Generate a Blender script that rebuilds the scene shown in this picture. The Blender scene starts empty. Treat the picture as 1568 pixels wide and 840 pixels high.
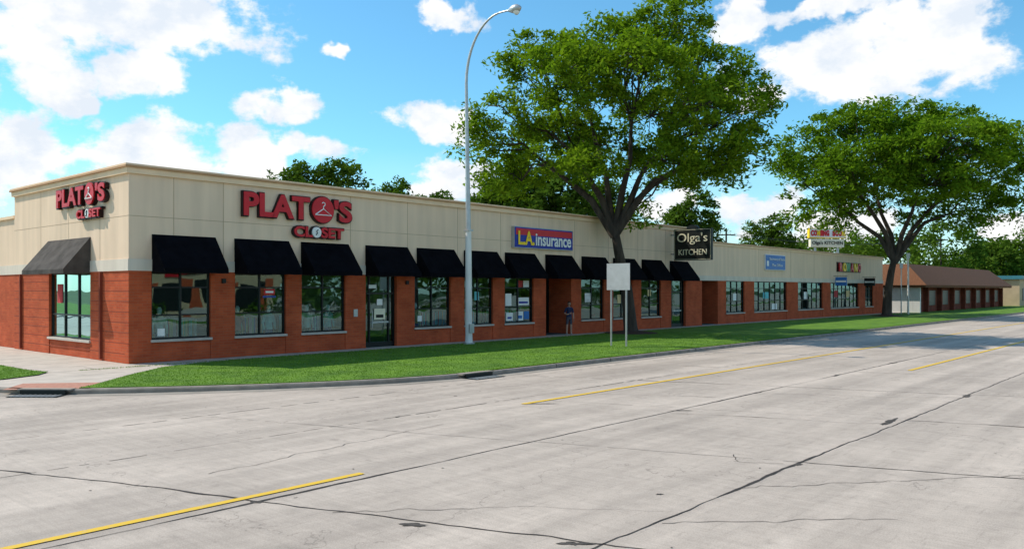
import bpy, bmesh, math, random
import numpy as np
from mathutils import Matrix, Vector
random.seed(7); rng=np.random.default_rng(7)
S=bpy.context.scene
COL=S.collection
S.view_settings.view_transform='Standard'; S.view_settings.look='None'; S.view_settings.exposure=0

# site frame: x along the long facade, -y out towards the street
M=Matrix.Translation((-12.36,26.36,0))@Matrix.Rotation(math.radians(48.75),4,'Z')
I4=Matrix.Identity(4)

# ------------------------------------------------------------ materials
def nt(m):
    m.use_nodes=True
    t=m.node_tree; t.nodes.clear(); return t
def link(t,a,b): t.links.new(a,b)
def mat(name,col,rough=.8,var=.15,scale=3,bump=0.0,bscale=40,spec=.3,metal=0,col2=None,stretch=None,detail=6):
    m=bpy.data.materials.new(name); t=nt(m); N=t.nodes
    o=N.new('ShaderNodeOutputMaterial'); p=N.new('ShaderNodeBsdfPrincipled')
    link(t,p.outputs[0],o.inputs[0])
    p.inputs['Roughness'].default_value=rough; p.inputs['Metallic'].default_value=metal
    p.inputs['Specular IOR Level'].default_value=spec
    tc=N.new('ShaderNodeTexCoord'); src=tc.outputs['Object']
    if stretch:
        mp=N.new('ShaderNodeMapping'); mp.inputs['Scale'].default_value=stretch
        link(t,src,mp.inputs[0]); src=mp.outputs[0]
    n=N.new('ShaderNodeTexNoise'); n.inputs['Scale'].default_value=scale; n.inputs['Detail'].default_value=detail
    link(t,src,n.inputs['Vector'])
    r=N.new('ShaderNodeValToRGB'); r.color_ramp.elements[0].position=.3; r.color_ramp.elements[1].position=.7
    c=np.array(col); c2=np.array(col2) if col2 is not None else c*(1+var)
    c1=c*(1-var) if col2 is None else c
    r.color_ramp.elements[0].color=(*c1,1); r.color_ramp.elements[1].color=(*c2,1)
    link(t,n.outputs['Fac'],r.inputs[0]); link(t,r.outputs[0],p.inputs['Base Color'])
    if bump:
        n2=N.new('ShaderNodeTexNoise'); n2.inputs['Scale'].default_value=bscale; n2.inputs['Detail'].default_value=3
        link(t,src,n2.inputs['Vector'])
        b=N.new('ShaderNodeBump'); b.inputs['Strength'].default_value=bump; b.inputs['Distance'].default_value=.02
        link(t,n2.outputs['Fac'],b.inputs['Height']); link(t,b.outputs[0],p.inputs['Normal'])
    return m

def wall_mat(name,col):
    """stucco with soft rain streaking and mottling"""
    m=mat(name,col,.92,.035,.7,.25,130,.15); t=m.node_tree; N=t.nodes
    p=[n for n in N if n.type=='BSDF_PRINCIPLED'][0]; src=p.inputs['Base Color'].links[0].from_socket
    tc=N.new('ShaderNodeTexCoord'); mp=N.new('ShaderNodeMapping'); mp.inputs['Scale'].default_value=(1.6,1.6,.12); link(t,tc.outputs['Object'],mp.inputs[0])
    n=N.new('ShaderNodeTexNoise'); n.inputs['Scale'].default_value=1.5; n.inputs['Detail'].default_value=7; link(t,mp.outputs[0],n.inputs['Vector'])
    mr=N.new('ShaderNodeMapRange'); mr.inputs[1].default_value=.35; mr.inputs[2].default_value=.65; mr.inputs[3].default_value=.91; mr.inputs[4].default_value=1.03; link(t,n.outputs['Fac'],mr.inputs[0])
    mx=N.new('ShaderNodeMix'); mx.data_type='RGBA'; mx.blend_type='MULTIPLY'; mx.inputs[0].default_value=1
    link(t,src,mx.inputs[6]); link(t,mr.outputs[0],mx.inputs[7]); link(t,mx.outputs[2],p.inputs['Base Color'])
    return m

def brick_mat(name,c1,c2,mort,groove=True):
    m=bpy.data.materials.new(name); t=nt(m); N=t.nodes
    o=N.new('ShaderNodeOutputMaterial'); p=N.new('ShaderNodeBsdfPrincipled'); link(t,p.outputs[0],o.inputs[0])
    p.inputs['Roughness'].default_value=.85; p.inputs['Specular IOR Level'].default_value=.12
    tc=N.new('ShaderNodeTexCoord'); sx=N.new('ShaderNodeSeparateXYZ'); link(t,tc.outputs['Object'],sx.inputs[0])
    ad=N.new('ShaderNodeMath'); link(t,sx.outputs[0],ad.inputs[0]); link(t,sx.outputs[1],ad.inputs[1])
    cb=N.new('ShaderNodeCombineXYZ'); link(t,ad.outputs[0],cb.inputs[0]); link(t,sx.outputs[2],cb.inputs[1])
    b=N.new('ShaderNodeTexBrick'); link(t,cb.outputs[0],b.inputs['Vector'])
    b.inputs['Scale'].default_value=1; b.inputs['Brick Width'].default_value=.3; b.inputs['Row Height'].default_value=.0925
    b.inputs['Mortar Size'].default_value=.007; b.inputs['Color1'].default_value=(*c1,1); b.inputs['Color2'].default_value=(*c2,1)
    b.inputs['Mortar'].default_value=(*mort,1)
    n=N.new('ShaderNodeTexNoise'); n.inputs['Scale'].default_value=1.3; n.inputs['Detail'].default_value=8
    link(t,tc.outputs['Object'],n.inputs['Vector'])
    mr=N.new('ShaderNodeMapRange'); mr.inputs[1].default_value=.3; mr.inputs[2].default_value=.7; mr.inputs[3].default_value=.80; mr.inputs[4].default_value=1.15
    link(t,n.outputs['Fac'],mr.inputs[0])
    mx=N.new('ShaderNodeMix'); mx.data_type='RGBA'; mx.blend_type='MULTIPLY'; mx.inputs[0].default_value=1
    link(t,b.outputs['Color'],mx.inputs[6]); link(t,mr.outputs[0],mx.inputs[7]); link(t,mx.outputs[2],p.inputs['Base Color'])
    bp=N.new('ShaderNodeBump'); bp.inputs['Strength'].default_value=.5; bp.inputs['Distance'].default_value=.01; bp.invert=True
    link(t,b.outputs['Fac'],bp.inputs['Height']); link(t,bp.outputs[0],p.inputs['Normal'])
    return m

def leaf_mat(name,c1,c2,trans=.35):
    m=bpy.data.materials.new(name); t=nt(m); N=t.nodes
    o=N.new('ShaderNodeOutputMaterial'); d=N.new('ShaderNodeBsdfDiffuse'); tr=N.new('ShaderNodeBsdfTranslucent'); mx=N.new('ShaderNodeMixShader')
    g=N.new('ShaderNodeNewGeometry'); r=N.new('ShaderNodeValToRGB')
    r.color_ramp.elements[0].color=(*c1,1); r.color_ramp.elements[1].color=(*c2,1)
    tc=N.new('ShaderNodeTexCoord'); n=N.new('ShaderNodeTexNoise'); n.inputs['Scale'].default_value=.5; n.inputs['Detail'].default_value=1
    link(t,tc.outputs['Object'],n.inputs['Vector'])
    a=N.new('ShaderNodeMath'); a.operation='ADD'; a2=N.new('ShaderNodeMath'); a2.operation='MULTIPLY'; a2.inputs[1].default_value=.5
    link(t,g.outputs['Random Per Island'],a.inputs[0]); link(t,n.outputs['Fac'],a.inputs[1]); link(t,a.outputs[0],a2.inputs[0])
    link(t,a2.outputs[0],r.inputs[0]); link(t,r.outputs[0],d.inputs[0])
    h=N.new('ShaderNodeMix'); h.data_type='RGBA'; h.blend_type='MULTIPLY'; h.inputs[0].default_value=1; h.inputs[7].default_value=(1.3,1.5,.6,1)
    link(t,r.outputs[0],h.inputs[6]); link(t,h.outputs[2],tr.inputs[0])
    mx.inputs[0].default_value=trans; link(t,d.outputs[0],mx.inputs[1]); link(t,tr.outputs[0],mx.inputs[2]); link(t,mx.outputs[0],o.inputs[0])
    return m

def glass_mat(name):
    m=bpy.data.materials.new(name); t=nt(m); N=t.nodes
    o=N.new('ShaderNodeOutputMaterial'); tr=N.new('ShaderNodeBsdfTransparent'); tr.inputs[0].default_value=(.55,.74,.73,1)
    gl=N.new('ShaderNodeBsdfGlossy'); gl.inputs['Roughness'].default_value=.01; gl.inputs[0].default_value=(.55,.84,.86,1)
    tc=N.new('ShaderNodeTexCoord'); n=N.new('ShaderNodeTexNoise'); n.inputs['Scale'].default_value=.9; n.inputs['Detail'].default_value=1
    link(t,tc.outputs['Object'],n.inputs['Vector'])
    b=N.new('ShaderNodeBump'); b.inputs['Strength'].default_value=.25; b.inputs['Distance'].default_value=.02
    link(t,n.outputs['Fac'],b.inputs['Height']); link(t,b.outputs[0],gl.inputs['Normal'])
    f=N.new('ShaderNodeFresnel'); f.inputs[0].default_value=1.5
    mr=N.new('ShaderNodeMapRange'); mr.inputs[1].default_value=0; mr.inputs[2].default_value=1; mr.inputs[3].default_value=.13; mr.inputs[4].default_value=.9
    link(t,f.outputs[0],mr.inputs[0])
    mx=N.new('ShaderNodeMixShader'); link(t,mr.outputs[0],mx.inputs[0]); link(t,tr.outputs[0],mx.inputs[1]); link(t,gl.outputs[0],mx.inputs[2]); link(t,mx.outputs[0],o.inputs[0])
    return m

def road_mat():
    m=bpy.data.materials.new('concrete_road'); t=nt(m); N=t.nodes
    o=N.new('ShaderNodeOutputMaterial'); p=N.new('ShaderNodeBsdfPrincipled'); link(t,p.outputs[0],o.inputs[0])
    p.inputs['Roughness'].default_value=.8; p.inputs['Specular IOR Level'].default_value=.2
    tc=N.new('ShaderNodeTexCoord')
    def noise(scale,st,det=6,rough=.55):
        mp=N.new('ShaderNodeMapping'); mp.inputs['Scale'].default_value=st; link(t,tc.outputs['Object'],mp.inputs[0])
        n=N.new('ShaderNodeTexNoise'); n.noise_dimensions='2D'; n.inputs['Scale'].default_value=scale; n.inputs['Detail'].default_value=det; n.inputs['Roughness'].default_value=rough
        link(t,mp.outputs[0],n.inputs['Vector']); return n.outputs['Fac']
    def mr(s,a,b,lo,hi):
        q=N.new('ShaderNodeMapRange'); q.inputs[1].default_value=a; q.inputs[2].default_value=b; q.inputs[3].default_value=lo; q.inputs[4].default_value=hi
        link(t,s,q.inputs[0]); return q.outputs[0]
    def mul(a,b):
        q=N.new('ShaderNodeMath'); q.operation='MULTIPLY'; link(t,a,q.inputs[0]); link(t,b,q.inputs[1]); return q.outputs[0]
    f=mul(mr(noise(.35,(1,1,1),4),.3,.7,.88,1.08), mr(noise(1.0,(.05,1.3,1),4),.3,.7,.83,1.1))
    f=mul(f, mr(noise(60,(1,1,1),2,.7),.25,.75,.82,1.16))
    f=mul(f, mr(noise(4,(1,1,1),7,.7),.3,.7,.92,1.07))
    f=mul(f, mr(noise(5,(.25,2.2,1),6,.75),.58,.72,1.0,.82))
    f=mul(f, mr(noise(2.3,(1,1,1),7,.75),.60,.74,1.0,.78))
    f=mul(f, mr(noise(16,(1,.05,1),2,.5),.3,.7,.95,1.04))
    # hairline cracks
    v=N.new('ShaderNodeTexVoronoi'); v.voronoi_dimensions='2D'; v.feature='DISTANCE_TO_EDGE'; v.inputs['Scale'].default_value=.16
    dn=N.new('ShaderNodeTexNoise'); dn.noise_dimensions='2D'; dn.inputs['Scale'].default_value=1.5; dn.inputs['Detail'].default_value=7; link(t,tc.outputs['Object'],dn.inputs['Vector'])
    vm=N.new('ShaderNodeVectorMath'); vm.operation='MULTIPLY_ADD'; vm.inputs[1].default_value=(1.6,1.6,0); link(t,dn.outputs['Color'],vm.inputs[0]); link(t,tc.outputs['Object'],vm.inputs[2])
    link(t,vm.outputs[0],v.inputs['Vector'])
    f=mul(f,mr(v.outputs['Distance'],.0,.0028,.62,1.0))
    mx=N.new('ShaderNodeMix'); mx.data_type='RGBA'; mx.blend_type='MULTIPLY'; mx.inputs[0].default_value=1; mx.inputs[6].default_value=(.455,.385,.325,1)
    link(t,f,mx.inputs[7]); link(t,mx.outputs[2],p.inputs['Base Color'])
    b=N.new('ShaderNodeBump'); b.inputs['Strength'].default_value=.3; b.inputs['Distance'].default_value=.01
    link(t,noise(90,(1,1,1),2),b.inputs['Height']); link(t,b.outputs[0],p.inputs['Normal'])
    return m

def paint_mat(name,col,base=(.42,.36,.29)):
    m=mat(name,col,.7,col2=col); t=m.node_tree
    r=[n for n in t.nodes if n.type=='VALTORGB'][0]; n=[n for n in t.nodes if n.type=='TEX_NOISE'][0]
    n.inputs['Scale'].default_value=9; n.inputs['Detail'].default_value=10; n.inputs['Roughness'].default_value=.8
    r.color_ramp.elements[0].position=.34; r.color_ramp.elements[0].color=(*base,1); r.color_ramp.elements[1].position=.47; r.color_ramp.elements[1].color=(*col,1)
    return m

m_road=road_mat()
m_walk=mat('sidewalk_concrete',(.47,.41,.35),.85,.12,2,.2,60)
m_kerb=mat('kerb_concrete',(.28,.24,.20),.85,.25,3,.3,40)
m_gut=mat('gutter_concrete',(.29,.255,.215),.85,.2,2,.2,40)
m_joint=mat('joint_tar',(.045,.038,.034),.9,.4,5)
m_patch=mat('spalled_patch',(.07,.06,.052),.95,.5,14,.6,40)
m_yel=paint_mat('yellow_road_paint',(.68,.43,.03))
m_grass=mat('lawn',(.055,.13,.010),.95,scale=1.0,col2=(.13,.25,.018),bump=.7,bscale=90,detail=12)
m_blade=leaf_mat('grass_blade',(.06,.14,.010),(.15,.27,.022),.25)
m_field=mat('field',(.05,.09,.02),.95,.3,.05)
m_mulch=mat('mulch',(.06,.03,.02),.95,.5,20,.8,30)
m_brick=brick_mat('red_brick',(.50,.10,.038),(.42,.075,.03),(.38,.115,.06))
m_beige=wall_mat('beige_stucco',(.80,.60,.435))
m_belt=wall_mat('light_stucco_band',(.70,.61,.51))
m_corn=mat('cornice_stucco',(.82,.60,.40),.85,.06,2,.1,80)
m_cap=mat('parapet_cap',(.46,.25,.12),.6,.1,2)
m_groove=mat('stucco_joint',(.46,.33,.22),.9,.1,2)
m_sill=mat('stone_sill',(.50,.44,.38),.8,.1,3)
m_frame=mat('black_frame',(.008,.009,.009),.4,.1,3,spec=.3)
m_glass=glass_mat('window_glass')
m_awn=mat('black_canvas',(.005,.005,.007),.95,.3,3,.2,150,.03)
m_awn2=mat('sunlit_canvas',(.075,.066,.06),.9,.35,2.5,.2,150,.1)  # black canvas again for the side awning, greyed to paint in the sunlight
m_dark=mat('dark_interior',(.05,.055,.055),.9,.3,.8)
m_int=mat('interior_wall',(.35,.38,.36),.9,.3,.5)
m_roof=mat('flat_roof',(.25,.24,.23),.9,.1,1)
m_red=mat('red_letter',(.56,.012,.02),.4,.08,3,spec=.3)
m_maroon=mat('dark_return',(.02,.005,.005),.5,.1,3)
m_white=mat('white_panel',(.8,.8,.78),.5,.05,3)
m_metal=mat('galvanised',(.45,.46,.46),.45,.12,4,metal=.6)
m_polew=mat('white_painted_pole',(.72,.70,.67),.6,.12,3,stretch=(1,1,.3))
m_blue=mat('blue_panel',(.01,.025,.30),.4,.06,3)
m_lblue=mat('light_blue_panel',(.03,.15,.45),.4,.08,3)
m_yellow=mat('yellow_letter',(.9,.60,.01),.4,.05,3)
m_cream=mat('cream_letter',(.75,.7,.52),.5,.05,3)
m_black=mat('black_panel',(.008,.011,.010),.45,.2,3)
m_bark=mat('bark',(.028,.021,.016),.95,scale=4,col2=(.08,.06,.045),bump=1,bscale=14,stretch=(1,1,.25))
m_leaf1=leaf_mat('locust_leaf',(.055,.12,.008),(.22,.31,.022),.38)
m_leaf2=leaf_mat('locust_leaf_dark',(.045,.11,.008),(.18,.28,.02),.38)
m_leaf3=leaf_mat('distant_leaf',(.04,.085,.012),(.11,.18,.022),.25)
m_shing=mat('brown_shingles',(.11,.045,.024),.95,scale=8,col2=(.22,.10,.05),bump=.5,bscale=20,stretch=(1,1,4))
m_dbrick=brick_mat('dark_brick',(.22,.055,.03),(.17,.04,.025),(.17,.08,.06))
m_wwall=mat('white_block',(.74,.73,.70),.8,.06,2)
m_teal=mat('teal_roof',(.05,.2,.24),.5,.1,2)
m_tan=mat('tan_block',(.50,.38,.24),.9,.1,1)
m_ramp=mat('brick_paver',(.42,.20,.14),.9,.2,9,.3,40)

# ------------------------------------------------------------ mesh helpers
class MB:
    def __init__(s): s.v=[];s.f=[];s.m=[];s.mats=[]
    def mi(s,m):
        if m not in s.mats: s.mats.append(m)
        return s.mats.index(m)
    def poly(s,pts,m):
        b=len(s.v); s.v+= [tuple(p) for p in pts]; s.f.append(tuple(range(b,b+len(pts)))); s.m.append(s.mi(m))
    def box(s,x0,x1,y0,y1,z0,z1,m):
        b=len(s.v)
        s.v+=[(x0,y0,z0),(x1,y0,z0),(x1,y1,z0),(x0,y1,z0),(x0,y0,z1),(x1,y0,z1),(x1,y1,z1),(x0,y1,z1)]
        for f in [(0,3,2,1),(4,5,6,7),(0,1,5,4),(1,2,6,5),(2,3,7,6),(3,0,4,7)]:
            s.f.append(tuple(b+i for i in f)); s.m.append(s.mi(m))
    def tube(s,pts,rad,m,n=8,cap=True):
        pts=[Vector(p) for p in pts]; b=len(s.v); mi=s.mi(m)
        ref=Vector((.3,1,.1)).normalized()
        for i,p in enumerate(pts):
            d=(pts[min(i+1,len(pts)-1)]-pts[max(i-1,0)]).normalized()
            if abs(d.dot(ref))>.95: rr=Vector((1,0,.2)).normalized()
            else: rr=ref
            a=d.cross(rr).normalized(); c=d.cross(a)
            for k in range(n):
                w=2*math.pi*k/n; s.v.append(tuple(p+(a*math.cos(w)+c*math.sin(w))*rad[i]))
        for i in range(len(pts)-1):
            for k in range(n):
                s.f.append((b+i*n+k,b+i*n+(k+1)%n,b+(i+1)*n+(k+1)%n,b+(i+1)*n+k)); s.m.append(mi)
        if cap:
            s.f.append(tuple(b+k for k in range(n))); s.m.append(mi)
            s.f.append(tuple(b+(len(pts)-1)*n+k for k in range(n))); s.m.append(mi)
    def obj(s,name,parent=None,mw=I4,smooth=False,bevel=0):
        me=bpy.data.meshes.new(name); me.from_pydata(s.v,[],s.f)
        for m in s.mats: me.materials.append(m)
        me.polygons.foreach_set('material_index',s.m)
        if smooth: me.polygons.foreach_set('use_smooth',[True]*len(s.f))
        me.update()
        o=bpy.data.objects.new(name,me); COL.objects.link(o)
        if parent: o.parent=parent
        else: o.matrix_world=mw
        return o
def empty(name,mw=I4):
    e=bpy.data.objects.new(name,None); COL.objects.link(e); e.matrix_world=mw; e.empty_display_size=.5; return e

def text_mesh(body,w,h,depth,offset=.02):
    c=bpy.data.curves.new('t','FONT'); c.body=body; c.size=1; c.extrude=.1; c.offset=offset; c.resolution_u=6
    o=bpy.data.objects.new('t',c); COL.objects.link(o); bpy.context.view_layer.update()
    me=bpy.data.meshes.new_from_object(o.evaluated_get(bpy.context.evaluated_depsgraph_get()))
    bpy.data.objects.remove(o)
    n=len(me.vertices); a=np.zeros(n*3); me.vertices.foreach_get('co',a); a=a.reshape(-1,3)
    lo=a.min(0); hi=a.max(0); a=(a-lo)/(hi-lo)*np.array([w,h,depth])
    me.vertices.foreach_set('co',a.ravel()); me.update(); return me
def text(name,body,parent,pos,w,h,m,depth=.06,facing='front',offset=.02,flip=False):
    me=text_mesh(body,w,h,depth,offset); me.name=name; me.materials.clear(); me.materials.append(m)
    o=bpy.data.objects.new(name,me); COL.objects.link(o); o.parent=parent
    X={'front':(1,0,0),'side':(0,-1,0)}[facing]; X=Vector(X); Y=Vector((0,0,1)); Z=X.cross(Y)
    o.matrix_local=Matrix(((X.x,Y.x,Z.x,pos[0]),(X.y,Y.y,Z.y,pos[1]),(X.z,Y.z,Z.z,pos[2]),(0,0,0,1)))
    return o

# ------------------------------------------------------------ ground, road, block
b=MB(); b.poly([(-1500,-1500,-.4),(1500,-1500,-.4),(1500,1500,-.4),(-1500,1500,-.4)],m_field); b.obj('ground')
b=MB(); b.poly([(-160,-34,-.12),(600,-34,-.12),(600,120,-.12),(-160,120,-.12)],m_road); b.obj('road',mw=M)
kerb=[(600,-10.4),(200,-10.4),(80,-10.4),(30,-10.4),(6,-10.4),(4.3,-10.2),(2.7,-9.8),(1.2,-9.15),(-.3,-8.35),(-1.6,-7.5),(-2.77,-6.63),(-3.8,-5.8),(-4.6,-4.8),(-5.1,-3.7),(-5.4,-2.4),(-5.5,-1),(-5.5,120)]
def offs(pl,d):
    out=[]
    for i,p in enumerate(pl):
        a=Vector(pl[max(i-1,0)]); c=Vector(pl[min(i+1,len(pl)-1)]); t=(c-a).normalized(); n=Vector((t.y,-t.x))
        out.append((p[0]+n.x*d,p[1]+n.y*d))
    return out
inn=offs(kerb,.17)
if (Vector(inn[8])-Vector((20,20))).length>(Vector(kerb[8])-Vector((20,20))).length: sg=-1
else: sg=1
inn=offs(kerb,.17*sg); gut=offs(kerb,-.45*sg); bev=offs(kerb,.03*sg)
b=MB(); b.poly([(x,y,-.004) for x,y in inn]+[(600,120,-.004)],m_walk); b.obj('sidewalk',mw=M)
b=MB()
for i in range(len(kerb)-1):
    k0,k1=kerb[i],kerb[i+1]; n0,n1=inn[i],inn[i+1]; v0,v1=bev[i],bev[i+1]
    b.poly([(*k0,-.118),(*k1,-.118),(*k1,-.03),(*k0,-.03)],m_kerb)
    b.poly([(*k0,-.03),(*k1,-.03),(*v1,0.004),(*v0,0.004)],m_kerb)
    b.poly([(*v0,.004),(*v1,.004),(*n1,.004),(*n0,.004)],m_kerb)
    b.poly([(*n0,.004),(*n1,.004),(*n1,-.02),(*n0,-.02)],m_kerb)
for i in range(50):
    x=6+i*3.05; b.box(x,x+.02,-10.404,-10.3,-.117,.006,m_joint)
b.obj('kerb',mw=M)
b=MB()
for i in range(len(kerb)-1): b.poly([(*kerb[i],-.115),(*kerb[i+1],-.115),(*gut[i+1],-.115),(*gut[i],-.115)],m_gut)
b.obj('gutter',mw=M)
gk=offs(kerb,.19*sg)
lawn=[(600,gk[0][1])]+[p for p in gk[1:12]]+[(-3.3,-5.4),(-1.6,-3.6),(.2,-1.95),(1.6,-1.45),(3,-1.3),(76,-1.3),(600,-1.3)]
b=MB(); b.poly([(x,y,.022) for x,y in lawn],m_grass)
for i in range(len(lawn)):
    a=lawn[i]; c=lawn[(i+1)%len(lawn)]; b.poly([(*a,.022),(*c,.022),(*c,-.01),(*a,-.01)],m_grass)
lawn2=[(-5.28,120),(-5.28,-1),(-5.1,-2.2),(-4.2,-2.1),(-3.2,-1.6),(-2.7,-.9),(-2.9,0),(-2.9,120)]
b.poly([(x,y,.022) for x,y in lawn2],m_grass)
b.obj('lawn',mw=M)
def inside(pt,pl):
    x,y=pt; c=False; j=len(pl)-1
    for i in range(len(pl)):
        xi,yi=pl[i]; xj,yj=pl[j]
        if (yi>y)!=(yj>y) and x<(xj-xi)*(y-yi)/(yj-yi)+xi: c=not c
        j=i
    return c
pts=[]
while len(pts)<42000:
    x=-5.3+random.random()**1.7*34; y=random.uniform(-10.4,3)
    if inside((x,y),lawn) or inside((x,y),lawn2): pts.append((x,y))
for i in range(8000):
    q=random.uniform(-2,60); pts.append((q,-1.3+random.gauss(0,.025)))
    if q>6: pts.append((q,gk[3][1]-abs(random.gauss(0,.03))))
P=np.array(pts); n=len(P); ang=rng.uniform(0,6.28,n); hgt=rng.uniform(.015,.042,n); w=.010
V=np.zeros((n,3,3)); dx=np.cos(ang)*w; dy=np.sin(ang)*w
V[:,0]=np.stack([P[:,0]-dx,P[:,1]-dy,np.full(n,.02)],1); V[:,1]=np.stack([P[:,0]+dx,P[:,1]+dy,np.full(n,.02)],1)
V[:,2]=np.stack([P[:,0]+rng.normal(0,.02,n),P[:,1]+rng.normal(0,.02,n),.02+hgt],1)
def np_mesh(name,V,k,m,parent=None,mw=I4):
    n=len(V); me=bpy.data.meshes.new(name); me.vertices.add(n*k); me.vertices.foreach_set('co',V.reshape(-1).astype(np.float32))
    me.loops.add(n*k); me.loops.foreach_set('vertex_index',np.arange(n*k,dtype=np.int32))
    me.polygons.add(n); me.polygons.foreach_set('loop_start',np.arange(0,n*k,k,dtype=np.int32)); me.polygons.foreach_set('loop_total',np.full(n,k,dtype=np.int32))
    me.update(calc_edges=True); me.materials.append(m)
    o=bpy.data.objects.new(name,me); COL.objects.link(o)
    if parent: o.parent=parent
    else: o.matrix_world=mw
    return o
np_mesh('grass',V,3,m_blade,mw=M)
b=MB(); b.poly([(-5.0,-4.6,.004),(-3.5,-5.9,.004),(-2.6,-4.9,.004),(-4.2,-3.5,.004)],m_ramp)
b.obj('kerb_ramp',mw=M)
b=MB(); b.box(-160,-17,-8,120,-.4,0,m_walk); b.box(-160,-19,-6,120,0,.02,m_grass); b.obj('grass_verge',mw=M)
b=MB(); b.box(-160,600,-140,-34,-.4,0,m_walk); b.box(-160,600,-42,-36,0,.02,m_grass); b.obj('grass_verge',mw=M)
b=MB()
for i in range(40):
    x=-2.9+i*1.5; b.poly([(x,-1.28,-.001),(x+.02,-1.28,-.001),(x+.02,-.06,-.001),(x,-.06,-.001)],m_joint)
for i in range(12):
    y=-2.5+i*1.5; b.poly([(-2.85,y,-.001),(-.06 if y>-1 else -1.2,y,-.001),(-.06 if y>-1 else -1.2,y+.02,-.001),(-2.85,y+.02,-.001)],m_joint)
b.obj('sidewalk_joints',mw=M)

# road joints (transverse joints run skew to the facade), cracks, patches
b=MB()
def crack(p0,p1,w,jit=.02,step=.14,z=-.115,wv=.6,gap=0):
    p0=Vector(p0);p1=Vector(p1); d=p1-p0; L=d.length; d/=L; nn=Vector((-d.y,d.x)); n=max(2,int(L/step)); off=0; prev=None; tgt=1;cur_w=1
    for i in range(n+1):
        off=off*.85+random.gauss(0,jit); c=p0+d*(L*i/n)+nn*off
        if random.random()<.08: tgt=random.choice([.4,.7,1,1,1.5,2.3])
        cur_w+=(tgt-cur_w)*.3; ww=w*cur_w*(1+wv*.5*random.uniform(-1,1))
        cur=(c+nn*ww/2,c-nn*ww/2)
        if prev and random.random()>=gap: b.poly([(*prev[0],z),(*cur[0],z),(*cur[1],z),(*prev[1],z)],m_joint)
        prev=cur
crack((-40,-18.0),(200,-18.0),.022,.005)
crack((-40,-22.0),(60,-22.0),.022,.008)
crack((-40,-25.9),(60,-25.9),.02,.004)
crack((-40,-14.3),(150,-14.3),.012,.003,gap=.2)
crack((-8,-11.3),(150,-11.3),.010,.003,gap=.3)
def tx(s0,y): return s0-.34*(y+18)*1.0 if False else s0+.34*(-y-18)
for i in range(-3,30):
    s0=-6.37+5.1*(i+1)
    for (a,c) in [(-10.9,-14.3),(-14.3,-18),(-18,-22),(-22,-25.9),(-25.9,-33)]:
        big=random.random()<.35
        if i==-1: big=True
        if i==0: big=(a<=-22)
        w=.024 if big else .010
        crack((tx(s0,a)+J if False else tx(s0,a)+random.uniform(-.03,.03),a),(tx(s0,c)+random.uniform(-.03,.03),c),w,.014 if big else .006,gap=0 if big else .12)
crack((-10.8,-9),(-10.8,60),.02,.004); 
for i in range(8): crack((-16,-6+i*6),(-5.9,-6+i*6),.015,.005)
for (p,q) in [((-2,-22),(2.5,-25.6)),((-6,-19),(-3.5,-21.8)),((7,-18),(9.5,-22)),((4,-14.4),(6,-17.8)),((-9,-14),(-11.5,-17.6)),((14,-22.1),(17,-25.4)),((-6,-16.2),(-1,-15.6)),((20,-18),(24,-22)),((-.15,-21.8),(-.5,-21.2)),((-.5,-21.2),(-.1,-20.9)),((3,-18.1),(4.4,-21.9)),((9,-11.2),(12,-14.2)),((-4,-22.1),(-2.2,-24))]:
    crack(p,q,.011,.035,.12,z=-.1145)
def blot(cx,cy,rx,ry,z=-.114,m=None,rot=0):
    n=26; ph=random.uniform(0,6); ca,sa=math.cos(rot),math.sin(rot)
    P=[]
    for i in range(n):
        t=2*math.pi*i/n; r=.78+.22*math.sin(2*t+ph)+.14*math.sin(5*t+ph*2)+random.uniform(-.18,.18); x=rx*math.cos(t)*r; y=ry*math.sin(t)*r
        P.append((cx+x*ca-y*sa,cy+x*sa+y*ca,z))
    b.poly(P,m or m_joint)
wx=-math.radians(48.75)
for i,(x,y,rx,ry,r) in enumerate([(-5.78,-20.1,.19,.07,wx),(-5.15,-21.8,.17,.07,wx),(4.8,-21.8,.55,.09,0),(2.35,-15.3,.38,.05,wx),(3.45,-18.1,.34,.05,wx),(-6.37,-18.0,.12,.05,wx),(-.1,-22,.14,.05,0),(-2.9,-21.4,.05,.04,0),(7.3,-18,.3,.05,0),(10,-22,.4,.09,0),(12.7,-18,.4,.07,0),(18,-18,.5,.08,0),(-1,-14.3,.10,.04,0),(2,-12.9,.05,.03,0),(6,-24.3,.09,.05,0)]): blot(x,y,rx,ry,-.1138-.0001*i,m_patch,r)
for i in range(70): blot(random.uniform(-12,40),random.uniform(-26,-11),random.uniform(.01,.03),random.uniform(.01,.025),-.1133)
b.obj('road_joints',mw=M)
b=MB()
def yl(x0,x1,y,w=.13,z=-.110):
    x=x0
    while x<x1:
        e=min(x+3,x1); b.poly([(x,y-w/2,z),(e,y-w/2,z),(e,y+w/2,z),(x,y+w/2,z)],m_yel); x=e
yl(-60,-4.6,-17.74,.12); yl(2.0,250,-15.0,.14); yl(15.6,200,-19.2,.14)
b.obj('road_markings',mw=M)
for (x,y,an) in [(5.4,-10.42,0),(-4.35,-5.35,-50)]:
    b=MB(); b.box(-.55,.55,-.05,.02,-.10,.0,m_black); b.box(-.6,.6,-.5,-.05,-.112,-.104,m_black)
    for i in range(9): b.box(-.52+i*.12,-.47+i*.12,-.48,-.07,-.104,-.098,m_metal)
    b.box(-.65,.65,.0,.25,-.02,.02,m_kerb)
    b.obj('storm_drain',mw=M@Matrix.Translation((x,y,0))@Matrix.Rotation(math.radians(an),4,'Z'))

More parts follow.
